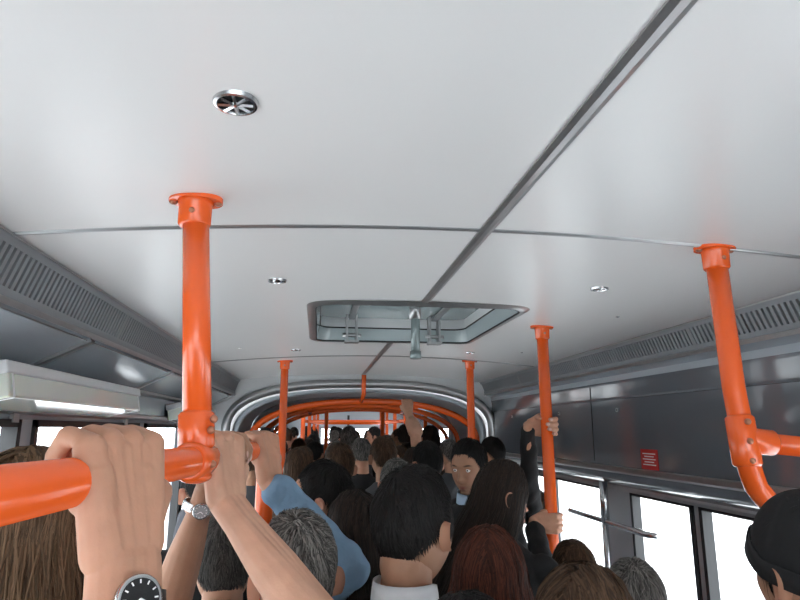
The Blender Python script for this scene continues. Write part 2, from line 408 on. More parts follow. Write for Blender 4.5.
for x in(-.35,.10,.72,1.2): b.tube([V(x,6.75,.19),V(x,6.75,-1.85)],.022,0,12)
b.build('articulation_grab_bars',[M_orange])
Y2=7.0;Y3=14.0
ceiling_mesh(Y2,Y3,False,'ceiling',TURN); trims([8.4,10.6],Y2,Y3,TURN)
b=MB(); b.box((XC,10.5,-.03),(2.75,7.0,.06)); b.build('floor',[M_floor],M=TURN)
b=MB(); b.box((XC,10.5,2.62),(2.9,7.1,.04)); b.build('roof_light_block',[M_white],M=TURN)  # same added light-blocking slab, unseen above the second section
b=MB(); b.strip([(XL,cz(XL)),(-.735,.30),(-.93,.19),(-.955,.03)],Y2,Y3,0); b.strip([(XR,cz(XR)),(1.545,.30),(1.74,.19),(1.74,.03)],Y2,Y3,0); b.build('bulkhead_panel',[M_lpan],M=TURN)
p2=[(7.0,7.1),(8.3,8.42),(9.6,9.72),(10.9,11.02),(12.3,12.42),(13.9,14.0)]
wn=sidewall('wall_left',-.955,.95,CZ+.03,p2,Y2,Y3,-1,TURN,wn); wn=sidewall('wall_right',1.74,.95,CZ+.03,p2,Y2,Y3,1,TURN,wn)
b=MB(); b.box((XC,14.03,.6),(2.75,.06,1.2)); b.box((XC,14.03,2.25),(2.75,.06,.8)); b.box((-.6,14.03,1.5),(.8,.06,.8)); b.box((1.4,14.03,1.5),(.8,.06,.8)); b.build('wall_back',[M_wall],M=TURN)
b=MB(); b.add([(-.25,14.03,1.1),(1.05,14.03,1.1),(1.05,14.03,1.95),(-.25,14.03,1.95)],[(0,1,2,3)],0,False); b.box((XC,14.0,1.58),(.05,.03,1.15),1); b.build('window_%d'%wn,[M_glass,M_rub],M=TURN)
b=MB(); b.strip(arch(1.12,.34),7.0,7.06,0); b.tube([V(x,7.0,z) for x,z in arch(1.14,.35)],.05,0,10); b.build('articulation_frame',[M_grey],M=TURN)
for x in(-.22,1.03):
    for y in(7.5,9.0,10.6,12.2):
        b=MB(); flange(b,x,y,CZ+cz(x)); b.tube([V(x,y,cz(x)-.01),V(x,y,-1.85)],RP,0,14); b.build('grab_pole',[M_orange,M_bolt],M=TURN)
    b=MB(); b.tube([V(x,7.5,.10),V(x,13.2,.10)],.022,0,12); b.build('overhead_grab_rail',[M_orange],M=TURN)
b=MB()
for y in(8.2,9.7,11.2): b.tube([V(-.22,y,.10),V(1.03,y,.10)],.02,0,12)
b.build('cross_grab_bars',[M_orange],M=TURN)
# exterior
b=MB(); b.box((0,5,-.5),(300,300,.1)); b.build('street_ground',[M_road])
for x in(-30,32):
    b=MB(); b.box((x,6,2.1),(6,90,5.1),0)
    sx=x+(3 if x<0 else -3)
    for k in range(-13,14):
        for z in(1.0,3.4): b.box((sx,6+k*3.3,z),(.1,1.5,1.5),1)
    b.build('street_building',[M_bldg,M_bwin])
# ------------------------------------------------------------ figure helpers
def capsule(p0,r0,p1,r1,seg=14):
    p0=Vector(p0);p1=Vector(p1); d=p1-p0; L=d.length
    if L<1e-6: d=Vector((0,0,1)); L=1e-6
    t=d/L; h=Vector((0,0,1)) if abs(t.z)<.9 else Vector((1,0,0)); u=orth(h,t); w=t.cross(u)
    rings=[]
    for k in range(1,5):
        a=math.pi/2*(1-k/4); rings.append((p0-t*r0*math.sin(a),r0*math.cos(a)))
    for k in range(0,4):
        a=math.pi/2*k/4; rings.append((p1+t*r1*math.sin(a),r1*math.cos(a)))
    vs=[p0-t*r0]
    for c,r in rings:
        for k in range(seg):
            a=2*math.pi*k/seg; vs.append(c+(u*math.cos(a)+w*math.sin(a))*r)
    vs.append(p1+t*r1); fs=[]; n=len(rings)
    for k in range(seg): fs.append((0,1+(k+1)%seg,1+k))
    for j in range(n-1):
        for k in range(seg):
            l=(k+1)%seg; fs.append((1+j*seg+k,1+j*seg+l,1+(j+1)*seg+l,1+(j+1)*seg+k))
    e=len(vs)-1
    for k in range(seg): fs.append((1+(n-1)*seg+k,1+(n-1)*seg+(k+1)%seg,e))
    return vs,fs
def loft(rings,seg=28):
    vs=[];fs=[]
    for c,ax_,ay_ in rings:
        for k in range(seg):
            a=2*math.pi*k/seg; vs.append(Vector(c)+Vector(ax_)*math.cos(a)+Vector(ay_)*math.sin(a))
    n=len(rings)
    for j in range(n-1):
        for k in range(seg):
            l=(k+1)%seg; fs.append((j*seg+k,j*seg+l,(j+1)*seg+l,(j+1)*seg+k))
    fs.append(tuple(reversed(range(seg)))); fs.append(tuple((n-1)*seg+k for k in range(seg)))
    return vs,fs
def fuse(parts,voxel,it=4,mats=(),name='part',fold=0.):
    b=MB()
    for vs,fs in parts: b.add(vs,fs)
    me=b.mesh('tmp',[]); ob=bpy.data.objects.new('tmp',me); COL.objects.link(ob)
    r=ob.modifiers.new('r','REMESH'); r.mode='VOXEL'; r.voxel_size=voxel; r.adaptivity=0
    if it: s=ob.modifiers.new('s','SMOOTH'); s.factor=.5; s.iterations=it
    dg=bpy.context.evaluated_depsgraph_get(); m2=bpy.data.meshes.new_from_object(ob.evaluated_get(dg))
    bpy.data.objects.remove(ob); bpy.data.meshes.remove(me)
    m2.name=name; m2.materials.clear()
    if fold:
        nv=len(m2.vertices); co=np.empty(nv*3); no=np.empty(nv*3); m2.vertices.foreach_get('co',co); m2.vertices.foreach_get('normal',no)
        co=co.reshape(-1,3); no=no.reshape(-1,3)
        q=np.sin(co[:,2]*70+3*np.sin(co[:,0]*22)+2*np.sin(co[:,1]*25))*.6+np.sin(co[:,0]*60-co[:,2]*45+2*np.sin(co[:,1]*31))*.4
        co=co+no*(fold*np.abs(q)**.7*np.sign(q))[:,None]; m2.vertices.foreach_set('co',co.ravel())
    for m in mats: m2.materials.append(m)
    m2.polygons.foreach_set('use_smooth',[True]*len(m2.polygons)); m2.update(); return m2
FING=[(.034,(.045,.026,.021),.0100),(.0115,(.049,.030,.022),.0103),(-.0115,(.045,.028,.022),.0098),(-.033,(.035,.021,.019),.0086)]
def grip(c,e1,e2h,left,s=1.,R=RP,a0=48,elbow=None,forearm=True,er=.043,bar=None):
    """hand closed round a bar. e1: pinky->index, e2: side the palm is on, bar: real bar axis when the hand crosses it obliquely"""
    c=Vector(c); e1=Vector(e1).normalized(); e2=orth(Vector(e2h),e1)
    e3=e1.cross(e2) if not left else e2.cross(e1)
    if bar is not None: bar=Vector(bar).normalized()
    def P(off,ang,rad):
        a=math.radians(ang); q=c+e1*off*s
        if bar is not None:
            dl=(c+bar*(off*s/max(.3,bar.dot(e1)))-q).dot(e2); q=q+e2*dl*.5*max(0,min(1,(ang-40)/80))
        return q+(e2*math.cos(a)+e3*math.sin(a))*rad
    parts=[];nails=[]
    w=c+e2*(R+.024*s)-e3*.072*s
    for i,(off,L,r) in enumerate(FING):
        r*=s; rho=R+r*.92; a=a0+(-5,4,2,-8)[i]; mcp=P(off,a,R+.0155*s)
        a1=a+math.degrees(L[0]*s/(rho+.004)); a2=a1+math.degrees(L[1]*s/(rho+.002)); a3=a2+math.degrees(L[2]*s/rho)
        pip=P(off*.99,a1,rho+.0060*s); dip=P(off*.95,a2,rho+.002*s); tip=P(off*.93,a3-6,rho)
        mid=P(off*1.0,(a+a1)/2,rho+.0055*s)
        kn=mcp+(e3*.5+e2*.6)*.0026*s
        parts+= [capsule(kn,.0126*s,mid,r*1.0),capsule(mid,r*1.0,pip,r*1.12),capsule(pip,r*1.10,dip,r*.94),capsule(dip,r*.98,tip,r*.84)]
        mb=w+e1*off*.62*s+e3*.012*s
        parts+= [capsule(mb,.0165*s,mcp,.0136*s)]
        parts+= [capsule(mb-e2*.006*s,.013*s,mcp-e2*.004*s-e3*.012*s,.012*s)]
        out=(tip-c); out=orth(out,e1); nails.append((dip.lerp(tip,.75)+out*r*.72,(tip-dip).normalized(),out,r*.68))
    for k in range(3):
        o0,o1=FING[k][0],FING[k+1][0]; m=(o0+o1)/2
        parts.append(capsule(w+e1*m*.6*s+e3*.01*s,.0162*s,P(m,a0-12,R+.0125*s),.0120*s))
    cmc=w+e1*.020*s+e3*.012*s-e2*.006*s
    tm=c+e1*.048*s+e2*(R+.006*s)-e3*.020*s; ti=P(.045,-62,R+.0125*s); tt=P(.036,-108,R+.0105*s)
    parts+= [capsule(cmc,.0165*s,tm,.0140*s),capsule(tm,.0135*s,ti,.0115*s),capsule(ti,.0115*s,tt,.0092*s),capsule(cmc,.015*s,c+e1*.02*s+e2*(R+.014*s),.012*s)]
    parts.append(capsule(w-e1*.022*s+e3*.008*s-e2*.003*s,.0175*s,P(-.030,0,R+.013*s),.0165*s))
    parts.append(capsule(P(-.030,0,R+.013*s),.0150*s,P(-.034,-38,R+.013*s),.0110*s))
    if elbow is not None and forearm:
        elbow=Vector(elbow); d=(elbow-w).normalized(); side=orth(e1,d)
        m=w.lerp(elbow,.55)
        for sg in(-1,0,1):
            parts.append(capsule(w+side*sg*.0125*s,.0210*s,w+d*.05*s+side*sg*.013*s,.0215*s))
            parts.append(capsule(w+d*.05*s+side*sg*.013*s,.0215*s,m+side*sg*.011*s,er*.78*s))
            parts.append(capsule(m+side*sg*.011*s,er*.78*s,elbow+side*sg*.004,er*s))
    return parts,nails,w,(e1,e2,e3)
def nailmesh(nails,name='fingernails'):
    b=MB()
    for p,t,o,r in nails:
        R=Matrix((t.cross(o),t,o)).transposed(); b.sph(p,(r,r*1.25,r*.35),0,12,R)
    return b.mesh(name,[M_nail])
def relaxed(w,down,thumb,palm,s=1.):
    parts=[]; w=Vector(w)
    for i,(off,L,r) in enumerate(FING):
        mcp=w+down*.088*s+thumb*off*s*.95; parts.append(capsule(w+thumb*off*.5*s+down*.01,.015*s,mcp,.012*s))
        p=mcp; ang=.25+.07*i
        for k,l in enumerate(L):
            q=p+(down*math.cos(ang)+palm*math.sin(ang))*l*s; parts.append(capsule(p,r*s*(1-.08*k),q,r*s*(.94-.08*k))); p=q; ang+=.38
    c=w+thumb*.02*s+down*.015*s; t1=c+(thumb*.6+down*.7+palm*.3)*.042*s; t2=t1+(thumb*.3+down*.9+palm*.3)*.032*s; t3=t2+(down+palm*.3)*.025*s
    parts+= [capsule(c,.016*s,t1,.013*s),capsule(t1,.013*s,t2,.011*s),capsule(t2,.011*s,t3,.009*s)]
    return parts
# ------------------------------------------------------------ heads
def sst(a,b_,x): t=np.clip((x-a)/(b_-a),0,1); return t*t*(3-2*t)
def hsurf(D,fem=0.):
    x,y,z=D[:,0],D[:,1],D[:,2]; f=-y
    px=.0755*np.sign(x)*np.abs(x)**.93; pf=np.where(f>0,.094,.100)*np.sign(f)*np.abs(f)**.95; pz=np.where(z>0,.115,.124)*np.sign(z)*np.abs(z)**.97
    t=np.clip(-pz/.124,0,1); px=px*(1-(.26+.08*fem)*t**1.7); px=px*(1-.05*sst(.0,.09,pz)*(f>0))
    pf=np.where(f<0,pf*(1-.42*sst(.25,1,t)),pf*(1+.12*t)); pf=np.where(pf>.084,.084+(pf-.084)*.5,pf)
    w=sst(.01,.055,pf); g=lambda a,s: np.exp(-(a/s)**2)
    sx=.0085+.0065*g(pz+.043,.010)
    pf=pf+w*((.023*g(pz+.041,.011)+.015*g(pz+.020,.017))*g(px,sx))
    for sg in(-1,1): pf=pf-w*.0105*g(px-sg*.031,.016)*g(pz-.001,.011); pf=pf+w*.004*g(px-sg*.042,.016)*g(pz+.030,.016)
    pf=pf+w*.0045*g(pz-.020,.008)*g(px,.045)
    pf=pf+w*(.0065*g(pz+.069,.0055)*g(px,.020)+.0065*g(pz+.0815,.006)*g(px,.017)-.0035*g(pz+.0752,.0022)*g(px,.022))
    pf=pf-w*.004*g(pz+.092,.006)*g(px,.02)+w*.010*g(pz+.108,.013)*g(px,.022)
    return np.stack([px,-pf,pz],1)
def hairthr(D,style):
    f=-D[:,1]; a=np.arccos(np.clip(f/np.maximum(np.hypot(D[:,0],D[:,1]),1e-6),-1,1))
    if style=='bald': return np.interp(a,[0,.5,.9,1.2,1.45,1.75,2.2,3.15],[.2,.2,.11,.05,-.02,.0,-.04,-.06])
    if style=='cap': return np.interp(a,[0,.6,1.4,3.15],[.035,.03,-.005,-.035])
    if style in('long','bun'): return np.interp(a,[0,.4,.8,1.1,1.45,1.75,2.2,3.15],[.074,.070,.045,.0,-.04,-.07,-.10,-.11])
    return np.interp(a,[0,.5,.9,1.15,1.36,1.5,1.62,1.85,2.3,3.15],[.070,.068,.050,.020,-.022,-.022,.016,.000,-.040,-.056])
def sphere_dirs(nu,nv):
    D=[];F=[]
    for j in range(nv+1):
        th=math.pi*j/nv
        for i in range(nu): a=2*math.pi*i/nu; D.append((math.sin(th)*math.cos(a),math.sin(th)*math.sin(a),math.cos(th)))
    for j in range(nv):
        for i in range(nu): l=(i+1)%nu; F.append((j*nu+i,(j+1)*nu+i,(j+1)*nu+l,j*nu+l))
    return np.array(D),F
def head_mesh(skin,hairc,fem,hi):
    D,F=sphere_dirs(*( (150,110) if hi else (64,48)))
    P=hsurf(D,fem); b=MB(); b.add(P,F,0)
    col=np.tile(np.array([*skin,1.]),(len(P),1)); g=lambda a,s: np.exp(-(a/s)**2); fr=(P[:,1]<-.05)
    lip=fr*np.clip((g(P[:,2]+.0755,.009)*g(P[:,0],.021))*1.6-.35,0,1)
    br=fr*np.clip(np.maximum(*[g(P[:,0]-s*.033,.019)*g(P[:,2]-.0195-.003*g(P[:,0]-s*.036,.012),.0042) for s in(-1,1)])*2-.5,0,1)
    chk=fr*.35*np.maximum(*[g(P[:,0]-s*.045,.02)*g(P[:,2]+.035,.02) for s in(-1,1)])
    c3=col[:,:3]; c3[:]=c3*(1-lip[:,None]*.8)+np.array([.33,.10,.08])*lip[:,None]*.8
    c3[:]=c3*(1-chk[:,None])+np.array([.48,.21,.15])*chk[:,None]
    c3[:]=c3*(1-br[:,None]*.9)+np.array(hairc)*br[:,None]*.9
    if not fem:
        st=(fr*sst(-.055,-.075,P[:,2])*.22)[:,None]; c3[:]=c3*(1-st)+np.array([.12,.09,.08])*st
        dz=P[:,2]-hairthr(D,'short'); fd=(sst(-.022,.0,dz)*(P[:,1]>-.02)*.6)[:,None]; c3[:]=c3*(1-fd)+np.array(hairc)*fd
    nh=len(b.v)
    for sg in(-1,1):
        vs=[];fs=[];nr,ns=8,22
        for j in range(nr+1):
            q=j/nr
            for k in range(ns):
                a=2*math.pi*k/ns; ry=.0185*(1+.18*math.sin(a)); rz=.031*(1-.06*math.cos(a))
                yy=q*ry*math.cos(a); zz=q*rz*math.sin(a)
                hgt=.006+.011*math.exp(-((q-.84)/.14)**2)*(1 if yy>-.008 else .5)-.003*math.exp(-(q/.4)**2)
                hgt+=(yy)*.45
                if q==1: hgt=-.002
                vs.append((sg*(.0755+hgt),.006+yy,-.014+zz))
        for j in range(nr):
            for k in range(ns):
                l=(k+1)%ns; fs.append((j*ns+k,(j+1)*ns+k,(j+1)*ns+l,j*ns+l))
        b.add(vs,fs,0)
    for sg in(-1,1):
        b.sph((sg*.031,-.0715,.001),.0118,1,16); b.sph((sg*.031,-.0785,.001),(.0055,.0055,.0055),2,12)
        b.tube([(sg*(.031+.013*math.cos(a)),-.0765-.006*math.sin(a),.0035+.0065*math.sin(a)) for a in np.linspace(0,math.pi,9)],.0030,0,6)
    me=b.mesh('head',[M_face,M_eye,M_iris])
    at=me.color_attributes.new('Col','FLOAT_COLOR','POINT'); full=np.tile(np.array([skin[0]*.97,skin[1]*.9,skin[2]*.9,1.]),(len(b.v),1)); full[:nh]=col; at.data.foreach_set('color',full.ravel())
    return me
def hair_mesh(style,hm,thick,N,length,hi,seed,width=.0016,L=.42):
    r=np.random.RandomState(seed)
    D,F=sphere_dirs(*((96,72) if hi else (48,36))); P=hsurf(D); thr=hairthr(D,style); short=style in('short','bald')
    mask=sst(-.006,.004,P[:,2]-thr)
    def volf(dz): return (.18+.82*sst(0,.085,dz)) if short else (.5+.5*sst(0,.045,dz))
    vol=volf(P[:,2]-thr)
    nrm=P/np.linalg.norm(P,axis=1)[:,None]; ph=r.rand(12)*6
    def lump(d): return .5*np.sin(d[:,0]*9+ph[0])*np.sin(d[:,1]*8+ph[1])*np.sin(d[:,2]*7+ph[2])+.35*np.sin(d[:,0]*19+ph[3])*np.sin(d[:,1]*17+ph[4])+.25*np.sin(d[:,0]*31+d[:,2]*23+ph[5])*np.sin(d[:,1]*29+ph[6])
    ns=lump(D) if style!='cap' else 0*D[:,0]
    top=1+.35*np.clip(D[:,2],0,1)
    disp=np.where(mask>0.01,thick*vol*top*mask*(.75+.35*ns),0)-.010*(1-mask)
    S=P+nrm*disp[:,None]; b=MB(); b.add(S,F,0); hv=[.15]*len(S)
    def extra(vsfs):
        b.add(*vsfs,0); hv.extend([.2]*(len(b.v)-len(hv)))
    if style=='long':
        q=min(1,L/.42)
        extra(loft([((0,.045,.02),(.072,0,0),(0,.055,0)),((0,.055,-.06*q),(.080,0,0),(0,.048,0)),((0,.065,-.15*q),(.080,0,0),(0,.036,0)),((0,.060+.025*q,-.25*q),(.078,0,0),(0,.028,0)),((0,.06+.035*q,-.32*q),(.05,0,0),(0,.014,0))]))
    if style=='bun':
        extra(loft([((0,.10,.02+.0),(.030,0,0),(0,.0,.030)),((0,.125,.025),(.04,0,0),(0,0,.038)),((0,.15,.022),(.030,0,0),(0,0,.030)),((0,.16,.02),(.010,0,0),(0,0,.010))]))
    if style=='cap':
        zb=[];n=40
        for (dz,o) in((0,.004),(.0,.009),(.022,.010),(.024,.004)):
            for k in range(n):
                a=2*math.pi*k/n; dd=np.array([[math.sin(a),-math.cos(a),0.]]); t=hairthr(dd,style)[0]+dz
                zz=max(-.9,min(.9,t/.118)); dd=np.array([[math.sin(a)*math.sqrt(1-zz*zz),-math.cos(a)*math.sqrt(1-zz*zz),zz]]); p=hsurf(dd)[0]; nn=p/np.linalg.norm(p); zb.append(tuple(p+nn*(o+thick*.5)))
        b.add(zb,[(j*n+k,j*n+(k+1)%n,(j+1)*n+(k+1)%n,(j+1)*n+k) for j in range(3) for k in range(n)],0); hv.extend([.1]*(len(b.v)-len(hv)))
    if N>0:
        Rt=r.normal(size=(int(N*2.6),3)); Rt/=np.linalg.norm(Rt,axis=1)[:,None]
        PR=hsurf(Rt); dz=PR[:,2]-hairthr(Rt,style); ok=dz>0; Rt=Rt[ok][:N]; dz=dz[ok][:N]; n=len(Rt)
        C=np.array([.12,.40,.91]); C/=np.linalg.norm(C)
        K=9 if style=='long' else 4; Ls=length*(.6+.7*r.rand(n)); 
        if short: Ls=Ls*(.25+.75*sst(0,.08,dz))
        if style=='long': Ls=L*(.55+.5*r.rand(n))
        d=Rt.copy(); pts=[]; lift=r.rand(n); jit=r.normal(size=(n,3))*.28; drop=np.zeros(n,bool); cur=None
        swirl=np.stack([np.sin(Rt[:,1]*11+ph[7])*np.cos(Rt[:,2]*9+ph[8]),np.sin(Rt[:,0]*10+ph[9]),np.sin(Rt[:,0]*12+Rt[:,1]*7+ph[10])],1)*.45
        for k in range(K+1):
            Ps=hsurf(d); nn=Ps/np.linalg.norm(Ps,axis=1)[:,None]
            vv=volf(Ps[:,2]-hairthr(d,style)); tp=1+.35*np.clip(d[:,2],0,1)
            off=thick*vv*tp*(.80+.30*lump(d)+.35*lift)+ (k/K)*(.006*np.clip(vv,0,1) if short else .003)*lift
            Q=Ps+nn*off[:,None]
            if style=='long' and cur is not None:
                step=Ls/K
                dr=drop|((Ps[:,2]<.0)) 
                newp=cur.copy(); newp[:,2]-=step; newp[:,0]*=1.0+.012; newp[:,1]+=np.where(newp[:,2]<-.08,.006,.0)+ .003
                newp+=jit*.006
                Q=np.where(dr[:,None],newp,Q); drop=dr
            cur=Q; pts.append(Q)
            if style=='long':
                T=np.stack([np.zeros(n),np.full(n,.35),np.full(n,-1.)],1); T=T-d*(T*d).sum(1)[:,None]
                side=np.sign(d[:,0]+.02)[:,None]*np.array([[1.,0,0]]); T=T+.8*np.clip(d[:,2],0,1)[:,None]*side
            elif style=='bun':
                T=np.tile(np.array([[0,1.,.1]]),(n,1)); T=T-d*(T*d).sum(1)[:,None]
            else: T=d*(d@C)[:,None]-C
            T=T/np.maximum(np.linalg.norm(T,axis=1)[:,None],1e-4)+(jit*.9+swirl if short else jit*.35+swirl*.35)
            T=T-d*(T*d).sum(1)[:,None]
            d=d+T*(Ls/K/.1)[:,None]; d/=np.linalg.norm(d,axis=1)[:,None]
        pts=np.stack(pts,1)
        tan=np.gradient(pts,axis=1); cn=pts/np.linalg.norm(pts,axis=2)[:,:,None]
        if style=='long': cn[:,:,2]*=np.clip(1+pts[:,:,2]*6,0,1)
        cn=cn+r.normal(size=(n,1,3))*.35
        sd=np.cross(tan,cn); sd/=np.maximum(np.linalg.norm(sd,axis=2)[:,:,None],1e-6)
        wd=(width*np.linspace(1,.2,K+1))[None,:,None]*(.7+.6*r.rand(n))[:,None,None]
        A=pts-sd*wd;B=pts+sd*wd; vv=np.stack([A,B],2).reshape(-1,3); o=len(b.v)
        idx=(np.arange(n)[:,None]*(K+1)+np.arange(K)[None,:]).ravel()*2+o
        b.v+= [tuple(p) for p in vv]; fs=np.stack([idx,idx+1,idx+3,idx+2],1).tolist()
        b.f+= [tuple(q) for q in fs]; b.m+=[0]*len(fs); b.sm+=[True]*len(fs)
        hv+= list(np.repeat(r.rand(n)**1.4,(K+1)*2))
    me=b.mesh('hair' if style!='cap' else 'knit_cap',[hm]); at=me.attributes.new('hv','FLOAT','POINT'); at.data.foreach_set('value',hv); return me
# ------------------------------------------------------------ person
def person_parts(head,yaw,H,skin='light',hair=('short',H_black,.012),top=None,legs=None,fem=0.,head_yaw=None,pitch=0.,roll=0.,armL=None,armR=None,near=True,seed=1,N=2200,collar=None,length=.035,hi=False,handvox=None,width=.0016,bulk=1.,cap=None,L=.42,hsm=2):
    top=top or cloth('charcoal',(.03,.032,.036)); legs=legs or cloth('denim_dark',(.02,.025,.045))
    s=H/1.75; R=Matrix.Rotation(math.radians(yaw),4,'Z'); hc=Vector(head)
    base=hc-R@Vector((0,.025,0)); ox,oy=base.x,base.y
    def W(x,y,z): p=R@Vector((x,y,0)); return Vector((ox+p.x,oy+p.y,z))
    X=(R@Vector((1,0,0)));Yv=(R@Vector((0,1,0)))
    ws=(.88 if fem else 1.)*s*bulk
    hz=hc.z; H=hz+.115
    tor=[(.500,.155,.115,0),(.53,.168,.122,0),(.61,.142,.108,0),(.70,.166,.120,.0),(.765,.186,.118,.0),(.800,.176,.100,-.005),(.825,.128,.082,-.01),(.843,.078,.066,-.012),(.856,.062,.060,-.012)]
    rings=[(W(0,o,z*H),X*hw*ws*.98,Yv*hd*s) for z,hw,hd,o in tor]
    G=[loft(rings)]
    if fem: 
        for sg in(-1,1): G.append(capsule(W(sg*.07*s,.085*s,.735*H),.055*s,W(sg*.075*s,.07*s,.75*H),.05*s))
    S=[capsule(W(0,-.018,.83*H),.058*s*(.88 if fem else 1),W(0,-.004,hz-.075),.053*(.88 if fem else 1))]
    S.append(capsule(W(0,-.022,hz-.07),.05,W(0,-.005,hz-.04),.055))
    hands=[];nl=[];extra=[]
    for sg,arm in((-1,armL),(1,armR)):
        sh=W(sg*.168*ws,-.005,.797*H)
        if arm is None:
            el=W(sg*.225*ws,-.03,.625*H); wr=W(sg*.225*ws,.06*s,.485*H)
            G+= [capsule(sh,.058*s,el,.045*s),capsule(el,.045*s,wr,.034*s)]
            d=(wr-el).normalized(); th=(Yv*.8-X*sg*.3).normalized(); th=orth(th,d); pal=-X*sg; pal=orth(pal,d)
            hands.append(('f',relaxed(wr+d*.01,d,th,pal,.95*s)+[capsule(wr-d*.03,.026*s,wr+d*.02,.024*s)]))
        else:
            slv=arm.get('sleeve','none')
            el=Vector(arm['elbow']); P,nn,w,fr=grip(arm['c'],arm['e1'],arm['e2'],arm.get('left',sg<0),arm.get('s',1.),elbow=el,R=arm.get('R',RP),er=arm.get('er',.030 if slv=='long' else .043),bar=arm.get('bar'))
            hands.append(('n',P)); nl+=nn
            G.append(capsule(sh,.058*s,sh.lerp(el,.55),.050*s))
            if slv=='long':
                c0=w+(el-w)*arm.get('cuff',.18); sf=arm.get('sf',1.)
                G+= [capsule(sh.lerp(el,.5),.052*s*sf,el,.050*s*sf),capsule(el,.050*s*sf,c0,.040*s*sf),capsule(c0,.043*s*sf,c0+(el-w).normalized()*.03,.041*s*sf)]
            else: hands.append(('f',[capsule(sh,.046*s,el,.044*s*arm.get('s',1.))]))
            extra.append((w,el,fr))
    out=[]
    I=Matrix.Identity(4)
    out.append(('torso_clothing',fuse(G,.007 if near else .016,5,[top],fold=.0035 if near else 0),I))
    Lg=[]
    for sg in(-1,1):
        hp=W(sg*.085*s,0,.50*H);kn=W(sg*.10*s,.015,.285*H);an=W(sg*.10*s,-.02,.06*H)
        Lg+= [capsule(hp,.090*s,kn,.062*s),capsule(kn,.062*s,an,.048*s)]
    Lg.append(loft([(W(0,0,.46*H),X*.13*s,Yv*.10*s),(W(0,0,.50*H),X*.165*s,Yv*.118*s),(W(0,0,.545*H),X*.158*s,Yv*.112*s)]))
    out.append(('trousers',fuse(Lg,.016,4,[legs]),I))
    sb=MB()
    for sg in(-1,1):
        vs,fs=capsule(W(sg*.10*s,-.05,.045),.042*s,W(sg*.115*s,.15*s,.036),.036*s); 
        vs=[Vector((v.x,v.y,max(v.z,.002))) for v in vs]; sb.add(vs,fs)
    out.append(('shoes',sb.mesh('shoes',[cloth('shoe',(.015,.014,.014),.1)]),I))
    out.append(('neck',fuse(S,.007,3,[M_skin[skin]]),I))
    nearP=[p for t,P in hands for p in P] if nl else []
    if nearP: out.append(('arm_and_hand',fuse(nearP,handvox or .0035,hsm,[M_skin[skin]]),I)); out.append(('fingernails',nailmesh(nl),I))
    else: out.append(('hands',fuse([p for t,P in hands for p in P],.0048,2,[M_skin[skin]]),I))
    if collar is not None:
        b=MB(); pts=[];n=28
        for q,(zz,g) in enumerate(((.838,1.12),(.868,1.04),(.878,1.00),(.872,.96),(.84,.95))):
            pts.append([W(math.cos(2*math.pi*k/n)*.066*s*g*(.9 if fem else 1),math.sin(2*math.pi*k/n)*.066*s*g-.014,zz*H-.018*max(0,math.sin(2*math.pi*k/n))) for k in range(n)])
        vs=[p for r_ in pts for p in r_]; b.add(vs,[(j*n+k,j*n+(k+1)%n,(j+1)*n+(k+1)%n,(j+1)*n+k) for j in range(4) for k in range(n)])
        out.append(('shirt_collar',b.mesh('collar',[collar]),I))
    hy=yaw if head_yaw is None else head_yaw
    HM=Matrix.Translation(hc)@Matrix.Rotation(math.radians(hy+180),4,'Z')@Matrix.Rotation(math.radians(pitch),4,'X')@Matrix.Rotation(math.radians(roll),4,'Y')
    HM=HM@Matrix.Scale(.95 if fem else 1.,4)
    hcol={'hair_grey':(.16,.15,.14),'hair_white':(.25,.24,.22),'hair_salt_pepper':(.07,.065,.06),'hair_dark_blond':(.12,.07,.04),'hair_brown':(.06,.035,.02)}.get(hair[1].name,(.02,.013,.009))
    out.append(('head',head_mesh(SK[skin],hcol,fem or hair[0] in('long','bun','bald'),hi),HM))
    out.append(('hair',hair_mesh(hair[0],hair[1],hair[2],N,length,hi or near,seed,width=width,L=L),HM))
    if cap is not None: out.append(('knit_cap',hair_mesh('cap',cap,.016,0,0,True,seed+1),HM))
    return out,extra
def person(kind,x,y,ztop,yaw,**kw):
    thick=kw['hair'][2]
    head=V(x,y,ztop-.115-thick*1.2); H=head.z+.115
    parts,ex=person_parts(head,yaw,H,**kw)
    e=empty(kind,(x,y,0))
    for n,me,M in parts: addobj(n,me,e,M)
    return e,ex
def watch(w,el,outdir,dist,rw,strap,case,dial,metal=False,cr=.021):
    d=(el-w).normalized(); c=w+d*dist; o=orth(Vector(outdir),d); sd=d.cross(o); b=MB()
    n=36; vs=[];fs=[]
    for k in range(n):
        a=2*math.pi*k/n; g=1.0+(.02 if metal and k%2 else 0)
        for (t,rr) in((-.0095,0),(-.0085,.003),(.0085,.003),(.0095,0)):
            p=c+d*t+(o*math.cos(a)*rw[0]+sd*math.sin(a)*rw[1])*g+(o*math.cos(a)+sd*math.sin(a))*rr; vs.append(p)
    for k in range(n):
        l=(k+1)%n
        for q in range(3): fs.append((k*4+q,k*4+q+1,l*4+q+1,l*4+q))
    b.add(vs,fs,0,not metal)
    p=c+o*(rw[0]-.002)
    b.tube([p,p+o*.003,p+o*.009,p+o*.011],[cr*.92,cr,cr,cr*.90],1,32); b.tube([p+o*.0108,p+o*.0114],cr*.82,2,32)
    b.tube([p+o*.006+sd*cr,p+o*.006+sd*(cr+.005)],.003,1,10)
    q=p+o*.0118
    for k in range(12):
        a=k*math.pi/6; v=sd*math.cos(a)+d*math.sin(a); t=o.cross(v); R=Matrix((v,t,o)).transposed(); b.box(q+v*cr*.68,(cr*.16,cr*.06,.0006),3,R)
    for (a,L) in((.7,.55),(2.6,.38)):
        v=sd*math.cos(a)+d*math.sin(a); t=o.cross(v); R=Matrix((v,t,o)).transposed(); b.box(q+v*cr*L/2,(cr*L,cr*.07,.0008),3,R)
    b.build('wristwatch',[strap,case,dial,M_wht])
